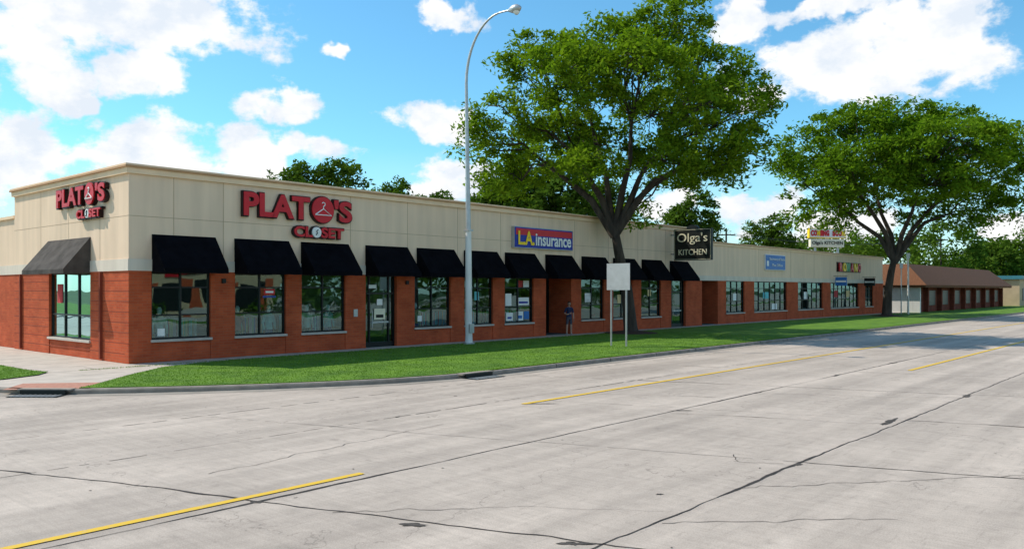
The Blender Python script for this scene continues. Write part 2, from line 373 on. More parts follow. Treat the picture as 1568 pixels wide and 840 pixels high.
# ------------------------------------------------------------ main building
B=empty('strip_mall_building',M)
walls=MB(); fr=MB(); gl=MB(); tr=MB(); inte=MB(); aw=MB(); goods=MB()
hi=[(.745,2.835,'w'),(3.755,5.852,'w'),(6.543,8.603,'w'),(9.63,11.3,'d'),(12.32,14.5,'w'),(15.4,17.36,'w'),(18.21,20.41,'w'),(21.42,23.6,'r'),(24.49,26.67,'w'),(27.6,29.6,'w'),(30.58,32.84,'w'),(34.1,35.94,'d')]
lo=[(38.14,40.4,'r'),(41.66,44.56,'w'),(46.2,52.2,'w'),(54.45,59.9,'w'),(61.8,69.1,'w'),(71.0,73.3,'w')]
ZS,ZT=.74,3.01
def opening(x0,x1,kind):
    if kind=='w':
        walls.box(x0,x1,.03,.3,0,ZS-.08,m_brick); tr.box(x0-.03,x1+.03,-.06,.3,ZS-.08,ZS,m_sill)
        z0=ZS; yg=.14
        f=.06
        fr.box(x0,x1,yg-.04,yg+.06,z0,z0+f,m_frame); fr.box(x0,x1,yg-.04,yg+.06,ZT-f,ZT,m_frame)
        ncol=max(2,round((x1-x0)/1.05)); 
        for i in range(ncol+1):
            xx=x0+(x1-x0-f)*i/ncol; fr.box(xx,xx+f,yg-.045,yg+.065,z0+f,ZT-f,m_frame)
        for zz in (1.52,2.45): fr.box(x0,x1,yg-.035,yg+.055,zz,zz+.05,m_frame)
        # each pane sits at a very slightly different angle
        for i in range(ncol):
            xa=x0+(x1-x0)*i/ncol; xb=x0+(x1-x0)*(i+1)/ncol
            for (za,zb) in ((z0,1.545),(1.545,2.475),(2.475,ZT)):
                e1,e2=random.uniform(-.004,.004),random.uniform(-.004,.004)
                gl.poly([(xa,yg+e1,za),(xb,yg-e1,za),(xb,yg-e1+e2,zb),(xa,yg+e1+e2,zb)],m_glass)
    elif kind=='d':
        yg=.2; f=.07
        for xx in (x0,x0+.28,x1-.35,x1-f): fr.box(xx,xx+f,yg-.05,yg+.06,.02,ZT,m_frame)
        for zz in (.02,2.2,ZT-f): fr.box(x0,x1,yg-.045,yg+.055,zz,zz+f+(.12 if zz<.1 else 0),m_frame)
        fr.box(x0+.4,x0+.43,yg-.12,yg-.09,.8,1.5,m_metal); fr.box(x0+.35,x1-.35,yg-.07,yg+.04,1.0,1.07,m_metal)
        gl.poly([(x0,yg,0),(x1,yg,0),(x1,yg,ZT),(x0,yg,ZT)],m_glass)
    else:
        d=1.6; walls.box(x0-.12,x0,.3,d,0,ZT,m_brick); walls.box(x1,x1+.12,.3,d,0,ZT,m_brick)
        yg=d; f=.07
        for xx in (x0,(x0+x1)/2-.5,(x0+x1)/2+.43,x1-f): fr.box(xx,xx+f,yg-.05,yg+.06,.02,ZT,m_frame)
        for zz in (.02,2.2,ZT-f): fr.box(x0,x1,yg-.045,yg+.055,zz,zz+f,m_frame)
        gl.poly([(x0,yg,0),(x1,yg,0),(x1,yg,ZT),(x0,yg,ZT)],m_glass)
def row(ops,xa,xb):
    c=xa
    for (x0,x1,kd) in ops:
        walls.box(c,x0,0,.3,0,ZT,m_brick); opening(x0,x1,kd); c=x1
    walls.box(c,xb,0,.3,0,ZT,m_brick)
row(hi,0,37.5); row(lo,37.503,76.4)
tr.box(-.035,37.5,-.035,.3,3.01,3.39,m_belt); walls.box(0,37.5,0,.3,3.39,6.15,m_beige)
tr.box(37.503,76.43,-.035,.3,3.01,3.34,m_belt); walls.box(37.503,76.4,.03,.3,3.34,5.45,m_beige)
walls.box(0,.3,.3,3.0,0,3.01,m_brick); walls.box(0,.3,6.8,10.5,0,3.01,m_brick); walls.box(.03,.3,3.0,6.8,0,.55,m_brick)
tr.box(-.06,.3,2.97,6.83,.55,.63,m_sill)
tr.box(-.035,.3,.303,10.5,3.01,3.39,m_belt); walls.box(0,.3,.3,10.5,3.39,6.15,m_beige)
xg=.14
for yy in (3.0,4.25,5.5,6.74): fr.box(xg-.045,xg+.06,yy,yy+.06,.63,3.01,m_frame)
for zz in (.63,1.45,2.95): fr.box(xg-.04,xg+.05,3.0,6.8,zz,zz+.06,m_frame)
gl.poly([(xg,3,.63),(xg,6.8,.63),(xg,6.8,3.01),(xg,3,3.01)],m_glass)
walls.box(.1,.4,10.5,32,0,3.01,m_brick); tr.box(.07,.4,10.503,32,3.01,3.39,m_belt); walls.box(.1,.4,10.5,32,3.39,5.3,m_beige); tr.box(0,.5,10.603,32,5.3,5.42,m_corn)
walls.box(37.2,37.5,.3,10.5,3.3,6.15,m_beige); walls.box(.3,37.5,10.2,10.5,3.3,6.15,m_beige)
walls.box(76.1,76.4,.3,20,0,3.01,m_brick); walls.box(76.1,76.4,.3,20,3.34,5.45,m_beige); tr.box(76.07,76.43,.303,20,3.01,3.34,m_belt); walls.box(.4,76.1,31.7,32,0,5.3,m_beige)
walls.box(.3,37.2,.3,10.2,5.6,5.7,m_roof); walls.box(37.5,76.1,.3,20,5.0,5.1,m_roof); walls.box(.4,76.1,20,31.7,5.0,5.1,m_roof); walls.box(.4,37.4,10.5,20,5.0,5.1,m_roof)
tr.box(-.10,37.6,-.10,.35,6.15,6.34,m_corn); tr.box(-.17,37.67,-.17,.38,6.34,6.40,m_cap); tr.box(-.15,37.65,-.15,.37,6.40,6.46,m_corn)
tr.box(-.10,.35,.353,10.55,6.15,6.34,m_corn); tr.box(-.17,.38,.383,10.6,6.34,6.40,m_cap); tr.box(-.15,.37,.373,10.58,6.40,6.46,m_corn)
tr.box(37.25,37.6,.353,10.55,6.15,6.34,m_corn); tr.box(37.2,37.65,.383,10.58,6.34,6.46,m_corn)
tr.box(37.70,76.5,-.05,.35,5.45,5.60,m_corn); tr.box(37.70,76.55,-.10,.37,5.60,5.66,m_cap); tr.box(37.70,76.52,-.08,.36,5.66,5.70,m_corn)
for x in (1.5,3.3,8.85,11.9,14.95,17.9,20.85,23.9,27.1,30.2,33.4,36.4): tr.box(x-.012,x+.012,-.004,.01,3.39,6.15,m_groove)
tr.box(0,37.5,-.0035,.01,4.78,4.80,m_groove)
for y in (2.2,4.9,7.6): tr.box(-.004,.01,y-.012,y+.012,3.39,6.15,m_groove)
tr.box(-.0035,.01,0,10.5,4.78,4.80,m_groove)
for x in (42,47,53,58,63.5,69.5): tr.box(x-.012,x+.012,.026,.04,3.34,5.45,m_groove)
mj=mat('brick_reveal',(.22,.045,.022),.9,.2,3)
for i in range(8):
    z=.3+i*.34
    if z<.5: tr.box(-.003,.01,0.3,10.5,z,z+.022,mj)
    else:
        tr.box(-.003,.01,0.0,2.95,z,z+.022,mj); tr.box(-.003,.01,6.85,10.5,z,z+.022,mj)
for y in (2.0,9.6): tr.box(-.09,-.003,y,y+.09,.05,3.0,mj)
for x in (3.3,11.85): tr.box(x-.07,x+.07,-.08,0,2.62,2.78,m_black)
tr.box(9.0,9.2,-.03,0,1.3,1.6,m_metal); tr.box(9.9,10.3,.13,.14,2.45,2.6,m_white)
for (x,y,w) in [(52,9,2.2),(60,11,2.6),(45,10,1.8)]:
    tr.box(x,x+w,y,y+1.6,5.1,6.0,m_metal); tr.box(x+.2,x+w-.2,y+.2,y+1.4,6.0,6.1,m_black)
for (xa,xb,yb) in [(.31,37.4,7.0),(37.6,76.0,8.0)]:
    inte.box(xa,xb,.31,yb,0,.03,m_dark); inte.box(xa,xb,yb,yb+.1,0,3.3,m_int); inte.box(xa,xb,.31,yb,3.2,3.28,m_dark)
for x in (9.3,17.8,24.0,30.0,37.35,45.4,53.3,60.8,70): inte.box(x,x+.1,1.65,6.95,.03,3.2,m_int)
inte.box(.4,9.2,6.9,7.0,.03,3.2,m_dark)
pal=[mat('cloth_%d'%i,c,.9,.2,4) for i,c in enumerate([(.75,.75,.72),(.15,.5,.55),(.5,.06,.06),(.06,.10,.35),(.65,.5,.25),(.08,.08,.08),(.25,.5,.3),(.7,.42,.48),(.2,.62,.68)])]
def rack(x0,x1,y,z0=.55,z1=1.35):
    goods.box(x0,x1,y-.015,y+.015,z1+.02,z1+.05,m_metal)
    for e in (x0,x1-.03): goods.box(e,e+.03,y-.02,y+.02,.03,z1+.02,m_metal)
    x=x0+.05
    while x<x1-.05:
        w=random.uniform(.03,.07); goods.box(x,x+w,y-.22,y+.22,z1-random.uniform(.5,.8),z1,random.choice(pal)); x+=w+.01
def mannequin(x,y,m1,m2):
    goods.tube([(x-.08,y,.03),(x-.08,y,.5),(x-.07,y,.95)],[.05,.07,.09],m2,8); goods.tube([(x+.08,y,.03),(x+.08,y,.5),(x+.07,y,.95)],[.05,.07,.09],m2,8)
    goods.tube([(x,y,.9),(x,y,1.1),(x,y,1.38),(x,y,1.5),(x,y,1.54)],[.15,.13,.19,.12,.05],m1,10)
    goods.tube([(x,y,1.5),(x,y,1.6),(x,y,1.72),(x,y,1.8)],[.045,.07,.09,.04],m_white,10)
    for s in (-1,1): goods.tube([(x+s*.17,y,1.44),(x+s*.25,y,1.15),(x+s*.24,y-.08,.9)],[.06,.05,.03],m1,8)
for (x0,x1,k) in hi[:7]:
    if k=='w': rack(x0+.1,x1-.1,1.0); rack(x0+.3,x1-.3,2.4)
for x,a,c in ((1.3,0,3),(4.2,2,5),(5.5,8,3),(7.2,0,5),(8.2,1,3),(12.9,4,3)): mannequin(x,.62,pal[a],pal[c])
for (x0,x1,k) in hi[8:]+lo:
    if k=='w':
        for xx in np.arange(x0+.3,x1-.8,1.6):
            goods.box(xx,xx+.9,1.1,1.9,.72,.78,random.choice(pal)); goods.box(xx+.4,xx+.5,1.45,1.55,.03,.72,m_black)
            for q in (xx-.1,xx+.75): goods.box(q,q+.35,1.3,1.7,.4,.46,pal[2]); goods.box(q,q+.35,1.66,1.7,.46,.95,pal[2])
for yy in (3.4,5.2): goods.box(.9,1.3,yy,yy+1.2,.6,1.4,random.choice(pal))
post=MB()
def poster(x0,x1,z0,z1,m,y=.125): post.box(x0,x1,y,y+.006,z0,z1,m)
poster(5.0,5.45,2.2,2.42,m_red); poster(5.06,5.39,2.27,2.35,m_white,.118); poster(4.95,5.5,2.1,2.17,pal[3]); poster(1.0,1.25,.85,1.1,m_white); 
poster(18.45,18.95,.85,1.25,m_white); poster(19.25,19.75,.85,1.3,m_white); poster(19.8,20.2,.9,1.3,m_lblue); poster(18.4,18.85,1.6,2.2,m_white); poster(19.3,19.7,2.52,2.85,pal[2]); poster(19.75,20.2,2.52,2.85,m_white); poster(19.3,20.2,1.62,2.0,m_white)
poster(18.55,18.85,.95,1.05,pal[3],.118); poster(19.35,19.65,.95,1.1,m_lblue,.118); poster(19.4,20.1,1.7,1.8,m_blue,.118)
poster(12.6,12.85,1.0,1.25,m_white); poster(16.2,16.5,1.9,2.3,pal[1]); poster(10.2,10.8,1.15,1.6,m_cream,.165); poster(10.35,10.65,1.75,2.0,m_white,.165); poster(10.3,10.7,1.22,1.35,m_black,.16)
poster(31.5,31.9,2.0,2.4,pal[4]); poster(43,43.5,1.6,2.1,m_white); poster(48,49,1.7,2.2,pal[1]); poster(63,64,1.7,2.3,pal[2]); poster(66,67,1.7,2.3,pal[4]); poster(49.6,50.6,.85,1.3,m_white); poster(56,56.8,1.6,2.2,m_white); poster(25,25.6,1.7,2.2,pal[0]); poster(28.2,28.6,1.6,2.1,pal[4])
post.box(.12,.126,5.8,6.3,1.9,2.6,pal[2])
def awning(x0,x1,mt):
    zt,zb,d=4.22,3.0,.9
    a=[(x0,-.01,zt),(x0,-d,zb+.1),(x0,-d,zb-.05),(x0,-.01,zb-.02)]; c=[(x1,)+p[1:] for p in a]
    n=8; 
    for i in range(n):
        xa=x0+(x1-x0)*i/n; xb=x0+(x1-x0)*(i+1)/n
        sa=.012*math.sin(math.pi*(i%4)/4*1.0); sb=.012*math.sin(math.pi*((i+1)%4)/4)
        my,mz=-(.01+d)/2,(zt+zb+.1)/2
        aw.poly([(xa,-.01,zt),(xa,my,mz-sa),(xb,my,mz-sb),(xb,-.01,zt)],mt)
        aw.poly([(xa,my,mz-sa),(xa,-d,zb+.1),(xb,-d,zb+.1),(xb,my,mz-sb)],mt)
        aw.poly([(xa,-d,zb+.1),(xa,-d-.005,zb-.05-.01*(i%2)),(xb,-d-.005,zb-.05-.01*((i+1)%2)),(xb,-d,zb+.1)],mt)
    aw.poly(a,mt); aw.poly(c[::-1],mt)
    for xx in (x0+.02,x1-.04): aw.box(xx,xx+.02,-d+.02,-.02,zb,zb+.02,m_frame)
for x0 in (.75,3.72,6.5): awning(x0,x0+2.25,m_awn)
for x0 in (9.6,12.42,15.35,18.2,21.35,24.5,27.55,30.6,33.9): awning(x0,x0+2.3,m_awn)
o=walls.obj('walls',B); tr.obj('trim',B); fr.obj('window_frames',B); gl.obj('glass',B); inte.obj('interior',B); goods.obj('shop_displays',B); post.obj('window_posters',B); aw.obj('awnings',B)
aw=MB(); awning(0,3.9,m_awn2); o=aw.obj('side_awning',B); o.matrix_local=Matrix.Translation((0,6.85,0))@Matrix.Rotation(math.radians(-90),4,'Z')

# ------------------------------------------------------------ storefront signs
def disc(mb,cx,cz,r,y0,y1,m,facing='front',n=32):
    mb.poly([( (cx+r*math.cos(2*math.pi*i/n),y0,cz+r*math.sin(2*math.pi*i/n)) if facing=='front' else (y0,cx-r*math.cos(2*math.pi*i/n),cz+r*math.sin(2*math.pi*i/n))) for i in range(n)],m)
    for i in range(n):
        a=2*math.pi*i/n; c=2*math.pi*(i+1)/n
        q=[(cx+r*math.cos(a),y0,cz+r*math.sin(a)),(cx+r*math.cos(c),y0,cz+r*math.sin(c)),(cx+r*math.cos(c),y1,cz+r*math.sin(c)),(cx+r*math.cos(a),y1,cz+r*math.sin(a))]
        if facing!='front': q=[(p[1],-(p[0]-cx)+cx,p[2]) for p in q]
        mb.poly(q,m)
def clothing_sign(facing,x0,sc_x,z0,ch):
    e=empty('storefront_letter_sign',M)
    f=facing=='front'
    def P(x,y,z): return (x,y,z) if f else (y,x,z)
    sgn=1 if f else -1
    def put(nm,body,a,bb,zz,h,m1=m_red):
        w=(bb-a)*sc_x
        xx=x0+sgn*a*sc_x
        def at(x,y,z): return (x,y,z) if f else (y,x,z)
        text(nm+'_return',body,e,at(xx-sgn*.04,-.02,zz-.045),w+.08,h+.08,m_maroon,.13,facing,.05)
        text(nm,body,e,at(xx,-.11,zz),w,h,m1,.07,facing,.035)
    put('letters_a','PLAT',0,2.8,z0,ch)
    put('letters_b',"'S",3.93,4.8,z0,ch)
    put('letters_c','CL',2.1,2.93,z0-.62*ch/.85-.03,ch*.47)
    put('letters_d','SET',3.32,4.4,z0-.62*ch/.85-.03,ch*.47)
    mb=MB()
    cxx=x0+sgn*3.4*sc_x; r=.50*(ch/.85)
    def dd(cx,cz,r,d,m): disc(mb,cx,cz,r,-d,0,m,facing)
    dd(cxx,z0+ch*.5,r*1.08,.14,m_maroon); dd(cxx,z0+ch*.5,r,.19,m_red)
    c2=x0+sgn*3.12*sc_x; zz=z0-.62*ch/.85-.03+ch*.235
    dd(c2,zz,ch*.3,.12,m_maroon); dd(c2,zz,ch*.24,.17,m_white)
    cz=z0+ch*.5-.05; q=r
    H=[(-.74,-.30),(.74,-.30),(0,.18),(-.74,-.30)]
    hk=[(0,.18),(0,.36),(.13,.46),(.14,.60),(0,.68),(-.14,.60)]
    mb.tube([P(cxx+sgn*a*q,-.205,cz+bb*q) for a,bb in H],[.022]*4,m_white,6)
    mb.tube([P(cxx+sgn*a*q,-.205,cz+bb*q) for a,bb in hk],[.020]*6,m_white,6)
    mb.tube([P(c2+sgn*a,-.18,zz+bb) for a,bb in [(.05,.1),(-.02,.04),(.02,-.02),(-.04,-.1)]],[.02]*4,m_black,5)
    xa=x0+sgn*.1; xb=x0+sgn*4.6*sc_x
    a=sorted((xa,xb))
    if f: mb.box(a[0],a[1],-.02,-.0045,z0+ch*.3,z0+ch*.6,m_beige)
    else: mb.box(-.02,-.0045,a[0],a[1],z0+ch*.3,z0+ch*.6,m_beige)
    mb.obj('disc_and_hanger',e)
clothing_sign('front',4.0,1.0,5.06,.86)
clothing_sign('side',5.6,.87,5.36,.64)

e=empty('storefront_box_sign',M)
mb=MB(); mb.box(18.72,23.43,-.22,-.005,4.5,5.5,m_blue); mb.box(18.8,23.36,-.226,-.22,5.12,5.44,m_red); mb.box(18.69,23.46,-.20,-.01,4.47,5.53,m_metal)
mb.obj('cabinet',e)
text('letters_yellow','L.A.',e,(18.95,-.235,4.62),1.25,.70,m_yellow,.015,offset=.03)
text('letters_white','insurance',e,(20.3,-.235,4.62),2.95,.62,m_white,.015,offset=.02)

e=empty('projecting_sign',M)
mb=MB(); mb.box(34.0,34.22,-2.85,-.25,4.22,6.18,m_black); mb.box(33.985,34.235,-2.8,-.3,4.27,4.29,m_cream); mb.box(33.985,34.235,-2.8,-.3,6.11,6.13,m_cream)
mb.box(33.985,34.235,-2.8,-2.78,4.29,6.11,m_cream); mb.box(33.985,34.235,-.32,-.3,4.29,6.11,m_cream)
for z in (4.6,5.8): mb.box(34.06,34.16,-.25,.0,z,z+.08,m_metal)
n=12; 
for (xx,s_) in ((34.0,1),(34.22,-1)): mb.poly([(xx,-1.55-.42*math.cos(math.pi*i/n),6.18+.24*math.sin(math.pi*i/n)) for i in range(n+1)],m_black)
for i in range(n):
    a=math.pi*i/n;c=math.pi*(i+1)/n
    mb.poly([(34.0,-1.55-.42*math.cos(a),6.18+.24*math.sin(a)),(34.22,-1.55-.42*math.cos(a),6.18+.24*math.sin(a)),(34.22,-1.55-.42*math.cos(c),6.18+.24*math.sin(c)),(34.0,-1.55-.42*math.cos(c),6.18+.24*math.sin(c))],m_black)
mb.obj('panel',e)
text('letters_top',"Olga's",e,(33.995,-.5,5.2),2.1,.72,m_cream,.03,'side',.004)
text('letters_bottom',"KITCHEN",e,(33.995,-.6,4.55),1.95,.36,m_cream,.03,'side',.004)

e=empty('storefront_panel_sign',M)
mb=MB(); mb.box(48.0,51.6,-.12,.02,3.95,5.05,m_lblue); mb.box(47.95,51.65,-.09,.01,3.9,5.1,m_white); mb.obj('panel',e)
text('line_a','Secretary of State',e,(48.6,-.14,4.6),2.8,.26,m_white,.012,offset=.0); text('line_b','Plus Office',e,(49.1,-.14,4.2),1.9,.2,m_white,.012,offset=.0)
mb=MB(); mb.box(48.15,48.5,-.13,-.12,4.2,4.6,m_white); mb.obj('emblem',e)
e=empty('storefront_letter_sign',M)
xs=63.5
for i,(ch,mm) in enumerate(zip('ROMANO',[m_red,m_yellow,pal[6],m_red,m_yellow,m_red])): text('letter_%d'%i,ch,e,(xs+i*.98,-.1,4.05),.8,.8,mm,.1,offset=.04)
mb=MB(); mb.box(63.3,69.6,-.02,.028,4.0,4.9,m_maroon); mb.obj('backing',e)
for x in (62.5,70.2):
    e=empty('blade_sign',M); mb=MB(); mb.box(x,x+.1,-1.15,-.15,2.75,3.5,m_lblue if x<65 else m_black); mb.box(x-.01,x+.11,-1.1,-.2,3.05,3.2,m_white); mb.tube([(x+.05,.03,3.6),(x+.05,-1.2,3.6)],[.02]*2,m_black,6); mb.tube([(x+.05,-.3,3.6),(x+.05,-.3,3.5)],[.01]*2,m_black,6); mb.tube([(x+.05,-1,3.6),(x+.05,-1,3.5)],[.01]*2,m_black,6); mb.obj('panel',e)

# ------------------------------------------------------------ street lamp
e=empty('street_lamp',M@Matrix.Translation((14.05,-1.6,.0)))
mb=MB()
H=11.4
mb.tube([(0,0,0),(0,0,.08)],[.26,.26],m_metal,16)
mb.tube([(0,0,.08),(0,0,.35),(-.03,0,5.0)],[.17,.155,.13],m_polew,16)
mb.tube([(-.03,0,5.0),(-.16,0,H)],[.115,.065],m_metal,14)
pts=[];rad=[]
for i in range(13):
    a=math.pi/2*i/12*1.05; pts.append((-.16,-2.0*(1-math.cos(a)),H+2.65*math.sin(a))); rad.append(.064-.028*i/12)
x0,y0,z0=pts[-1]; pts.append((-.16,y0-.35,z0-.02)); rad.append(.036)
mb.tube(pts,rad,m_metal,10)
mb.box(-.14,.14,-.19,-.13,.5,.9,m_metal); mb.box(-.18,.12,-.15,.15,4.95,5.02,m_metal); mb.obj('pole',e,smooth=False)
mb=MB(); hp=[];hr=[]
for i in range(9):
    q=i/8; hp.append((-.16,y0-.3-.7*q,z0-.02-.02*q)); hr.append([.05,.09,.13,.16,.18,.18,.16,.11,.03][i])
mb.tube(hp,hr,m_metal,12); mb.obj('lamp_head',e,smooth=True)
mb=MB(); mb.tube([(-.16,y0-.75,z0-.1),(-.16,y0-.75,z0-.2),(-.16,y0-.75,z0-.28)],[.15,.13,.06],m_white,12); mb.obj('lens',e,smooth=True)

# ------------------------------------------------------------ traffic sign seen from behind
e=empty('traffic_sign',M@Matrix.Translation((17.25,-7.3,0)))
mb=MB()
for y in (-.38,.38):
    mb.box(-.02,-.012,y-.035,y+.035,0,3.45,m_metal); mb.box(-.02,.02,y-.035,y-.027,0,3.45,m_metal); mb.box(-.02,.02,y+.027,y+.035,0,3.45,m_metal)
mb.obj('posts',e)
mb=MB(); mb.box(-.034,-.024,-.58,.58,2.38,3.5,mat('bare_aluminium',(.5,.51,.52),.55,.08,3,metal=.4)); mb.obj('panel',e)
mb=MB()
for y in (-.38,.38):
    for z in (2.55,3.3): mb.tube([(-.034,y,z),(-.05,y,z)],[.015,.015],m_metal,8)
mb.obj('bolts',e)

# ------------------------------------------------------------ trees
def make_leaves(name,C,R,per,size,m,parent,flat=.5):
    N=len(C); n=N*per
    c=np.repeat(C,per,0); r=np.repeat(R,per)
    d=rng.normal(0,1,(n,3)); d/=np.linalg.norm(d,axis=1)[:,None]
    d*= (rng.random(n)**.5)[:,None]; d[:,2]*=flat
    p=c+d*r[:,None]; p[:,2]-= (d[:,0]**2+d[:,1]**2)*r*.45
    nr=rng.normal(0,1,(n,3)); nr[:,2]=np.abs(nr[:,2])+.5; nr/=np.linalg.norm(nr,axis=1)[:,None]
    a=np.cross(nr,rng.normal(0,1,(n,3))); a/=np.linalg.norm(a,axis=1)[:,None]; bb=np.cross(nr,a)
    s=(size*rng.uniform(.55,1.3,n))[:,None]
    V=np.stack([p-a*s,p-bb*s*.42,p+a*s,p+bb*s*.42],1)
    return np_mesh(name,V,4,m,parent)
def J(a): return random.uniform(-a,a)
def tree(name,base,trunk,tr_r,lobes,ncl,per,size,m,crad,mw=I4,sub=.4,limb_r=.2,shell=.5,group=4):
    e=empty(name,mw); mb=MB()
    tp=[Vector(p) for p in trunk]
    mb.tube([tp[0]+Vector((0,0,-.05)),tp[0]+Vector((0,0,.25))]+tp[1:],[tr_r*1.5,tr_r*1.08]+[tr_r*(1-.4*i/(len(tp)-1)) for i in range(1,len(tp))],m_bark,12)
    F=tp[-1]; CC=[];RR=[]
    tot=sum(l[3]*l[5]+l[3]*l[4] for l in lobes)
    order=sorted(lobes,key=lambda l: math.atan2(l[0]-F.x,max(l[2]-F.z,.5)))
    groups=[order[i:i+group] for i in range(0,len(order),group)]
    for g in groups:
        cen=sum((Vector(l[:3]) for l in g),Vector())/len(g); dl=cen-F; up=.18*Vector((dl.x,dl.y)).length
        q1=F+dl*.18+Vector((J(.2),J(.2),up*.7)); q2=F+dl*.38+Vector((J(.35),J(.35),up)); q3=F+dl*.6+Vector((J(.4),J(.4),up*.8))
        mb.tube([F-Vector((0,0,.5)),q1,q2,q3],[limb_r*1.05,limb_r*.82,limb_r*.6,limb_r*.36],m_bark,8)
        for l in g:
            c=Vector(l[:3]); s0=random.choice([q2,q3,q3]); d2=c-s0
            w1=s0+d2*.35+Vector((J(.4),J(.4),J(.3)+.08*d2.length)); w2=s0+d2*.7+Vector((J(.4),J(.4),J(.3)))
            path=[s0,w1,w2,c+Vector((J(.3),J(.3),l[5]*.4))]
            mb.tube(path,[limb_r*.34,limb_r*.28,limb_r*.2,limb_r*.10],m_bark,7)
            n=max(3,int(ncl*(l[3]*l[5]+l[3]*l[4])/tot))
            for i in range(n):
                d=rng.normal(0,1,3); d/=np.linalg.norm(d)
                if d[2]<-.2 and random.random()<.3: d[2]*=-1
                rr=shell+(1.08-shell)*random.random()**.6
                p=np.array(c)+d*np.array([l[3],l[4],l[5]])*rr
                CC.append(p); RR.append(crad*random.uniform(.5,1.35))
                if random.random()<sub:
                    s=random.choice(path[1:]); pv=Vector(p); m_=(s+pv)/2+Vector((J(.3),J(.3),random.uniform(-.1,.4)))
                    mb.tube([s,m_,pv],[limb_r*.14,limb_r*.09,limb_r*.04],m_bark,4,False)
    mb.obj('trunk_and_branches',e,smooth=True)
    make_leaves('foliage',np.array(CC),np.array(RR),per,size,m,e)
    return e
def lb(px,py,rx,ry,dy,D,rd=None):
    k=1252/D; r=rx/k; return ((px-784)/k,D+dy,2.4+(443-py)/k,r,(rd or r),ry/k)
D=44.8
L1=[(830,105,65,55,0),(765,185,48,38,-1),(732,228,28,20,0),(880,75,60,42,2.5),(955,65,75,46,0),(1020,55,58,42,-2),(1080,105,70,55,1),(1125,165,50,55,-1),(1140,222,34,36,0),(1065,200,75,50,-3.5),(960,140,80,55,-4),(870,145,70,50,-3.5),(845,225,62,38,-1),(780,275,44,24,0),(1085,262,50,28,1),(940,210,60,40,4.5),(1040,150,80,60,4.5),(880,180,70,45,4.5),(975,322,28,20,1),(1010,262,42,24,-4),(1110,250,45,30,-2),(800,240,45,26,2),(740,210,25,18,-2),(900,265,45,22,-3.5),(1050,235,60,36,4)]
tree('locust_tree',None,[(6.5,44.8,0),(6.3,44.8,2.3),(5.85,44.8,4.4),(5.6,44.8,5.8)],.36,[lb(*l,D) for l in L1],830,84,.15,m_leaf1,.85,limb_r=.22)
D=73.3; 
L2=[(1232,225,42,36,0),(1290,195,62,28,-2),(1370,182,72,24,0),(1450,195,70,28,1),(1515,220,45,32,-2),(1548,265,26,36,0),(1400,235,90,36,-5),(1310,255,70,34,-4),(1215,270,30,34,1),(1330,300,55,26,2),(1465,260,70,34,-3),(1500,300,46,28,1),(1380,250,90,38,6),(1300,235,60,40,6),(1470,240,60,36,6),(1255,312,38,22,-1),(1430,315,45,22,2),(1225,325,22,14,0),(1540,315,26,22,0),(1470,335,34,14,-2),(1300,335,30,14,2),(1390,290,60,26,-5),(1270,280,45,26,-4)]
tree('locust_tree',None,[(33.6,73.3,0),(33.7,73.3,2.2),(34.0,73.3,4.0),(34.3,73.3,5.3)],.40,[lb(*l,D) for l in L2],780,80,.215,m_leaf2,1.25,limb_r=.25)
for (x,y,r) in [(6.5,44.8,1.5),(33.6,73.3,1.4)]:
    mb=MB(); n=24
    ring=[(x+r*math.cos(2*math.pi*i/n)*random.uniform(.93,1.07),y+r*math.sin(2*math.pi*i/n)*random.uniform(.93,1.07),.026) for i in range(n)]
    for i in range(n): mb.poly([ring[i],ring[(i+1)%n],(x,y,.22)],m_mulch)
    mb.obj('mulch_bed',smooth=True)
def bgtree(k,D,ztop,w,seedv):
    X=k*D; h=ztop; rx=w/2
    lobes=[(X,D,h*.62,rx*.75,rx*.7,h*.26),(X-rx*.55,D,h*.58,rx*.5,rx*.5,h*.22),(X+rx*.55,D+1,h*.55,rx*.5,rx*.5,h*.2),(X+rx*.15,D-1,h*.8,rx*.5,rx*.5,h*.18),(X-rx*.3,D,h*.76,rx*.45,rx*.5,h*.17)]
    tree('deciduous_tree',None,[(X,D,-.1),(X+.1,D,h*.2),(X,D,h*.38)],.3,lobes,200,50,.28,m_leaf3,1.1,sub=.1,limb_r=.18)
for i,(k,D,z,w) in enumerate([(-.255,80,15.2,9.5),(-.215,82,15.6,9.5),(-.145,95,15.2,9),(-.095,97,14.6,8),(.0,80,15.0,9),(.055,78,15.6,9.5),(.11,86,14.4,8),(.219,100,14.6,8.5),(.316,130,14.4,10.5)]): bgtree(k,D,z,w,i)
CC=[];RR=[]
for i in range(620):
    k=random.uniform(.30,.80); D=random.uniform(165,200); X=k*D
    top=11+3.5*math.sin(X*.11)+2.2*math.sin(X*.31+1)+1.5*math.sin(X*.83)
    CC.append((X,D,random.uniform(.5,1)**.6*top)); RR.append(random.uniform(1.6,2.8))
for (k,D,top,w) in [(.528,150,15,5.4),(.585,158,12.5,5),(.605,160,13,5)]:
    for i in range(70):
        d=rng.normal(0,1,3); d/=np.linalg.norm(d); CC.append((k*D+d[0]*w,D+d[1]*w,top*.62+d[2]*top*.33)); RR.append(random.uniform(1.2,2.2))
e=empty('distant_trees'); make_leaves('foliage',np.array(CC),np.array(RR),45,.5,m_leaf3,e,.8)
mb=MB()
for i in range(30):
    X=50+i*4; mb.tube([(X,182,-.3),(X+.3,182,7)],[.3,.15],m_bark,6)
mb.obj('trunks',e)
CC=[];RR=[]
for i in range(600):
    x=random.uniform(-60,190); y=random.uniform(-105,-88); top=11+4*math.sin(x*.13)+2*math.sin(x*.4)
    p=M@Vector((x,y,random.random()**.7*top)); CC.append(tuple(p)); RR.append(random.uniform(2,3.4))
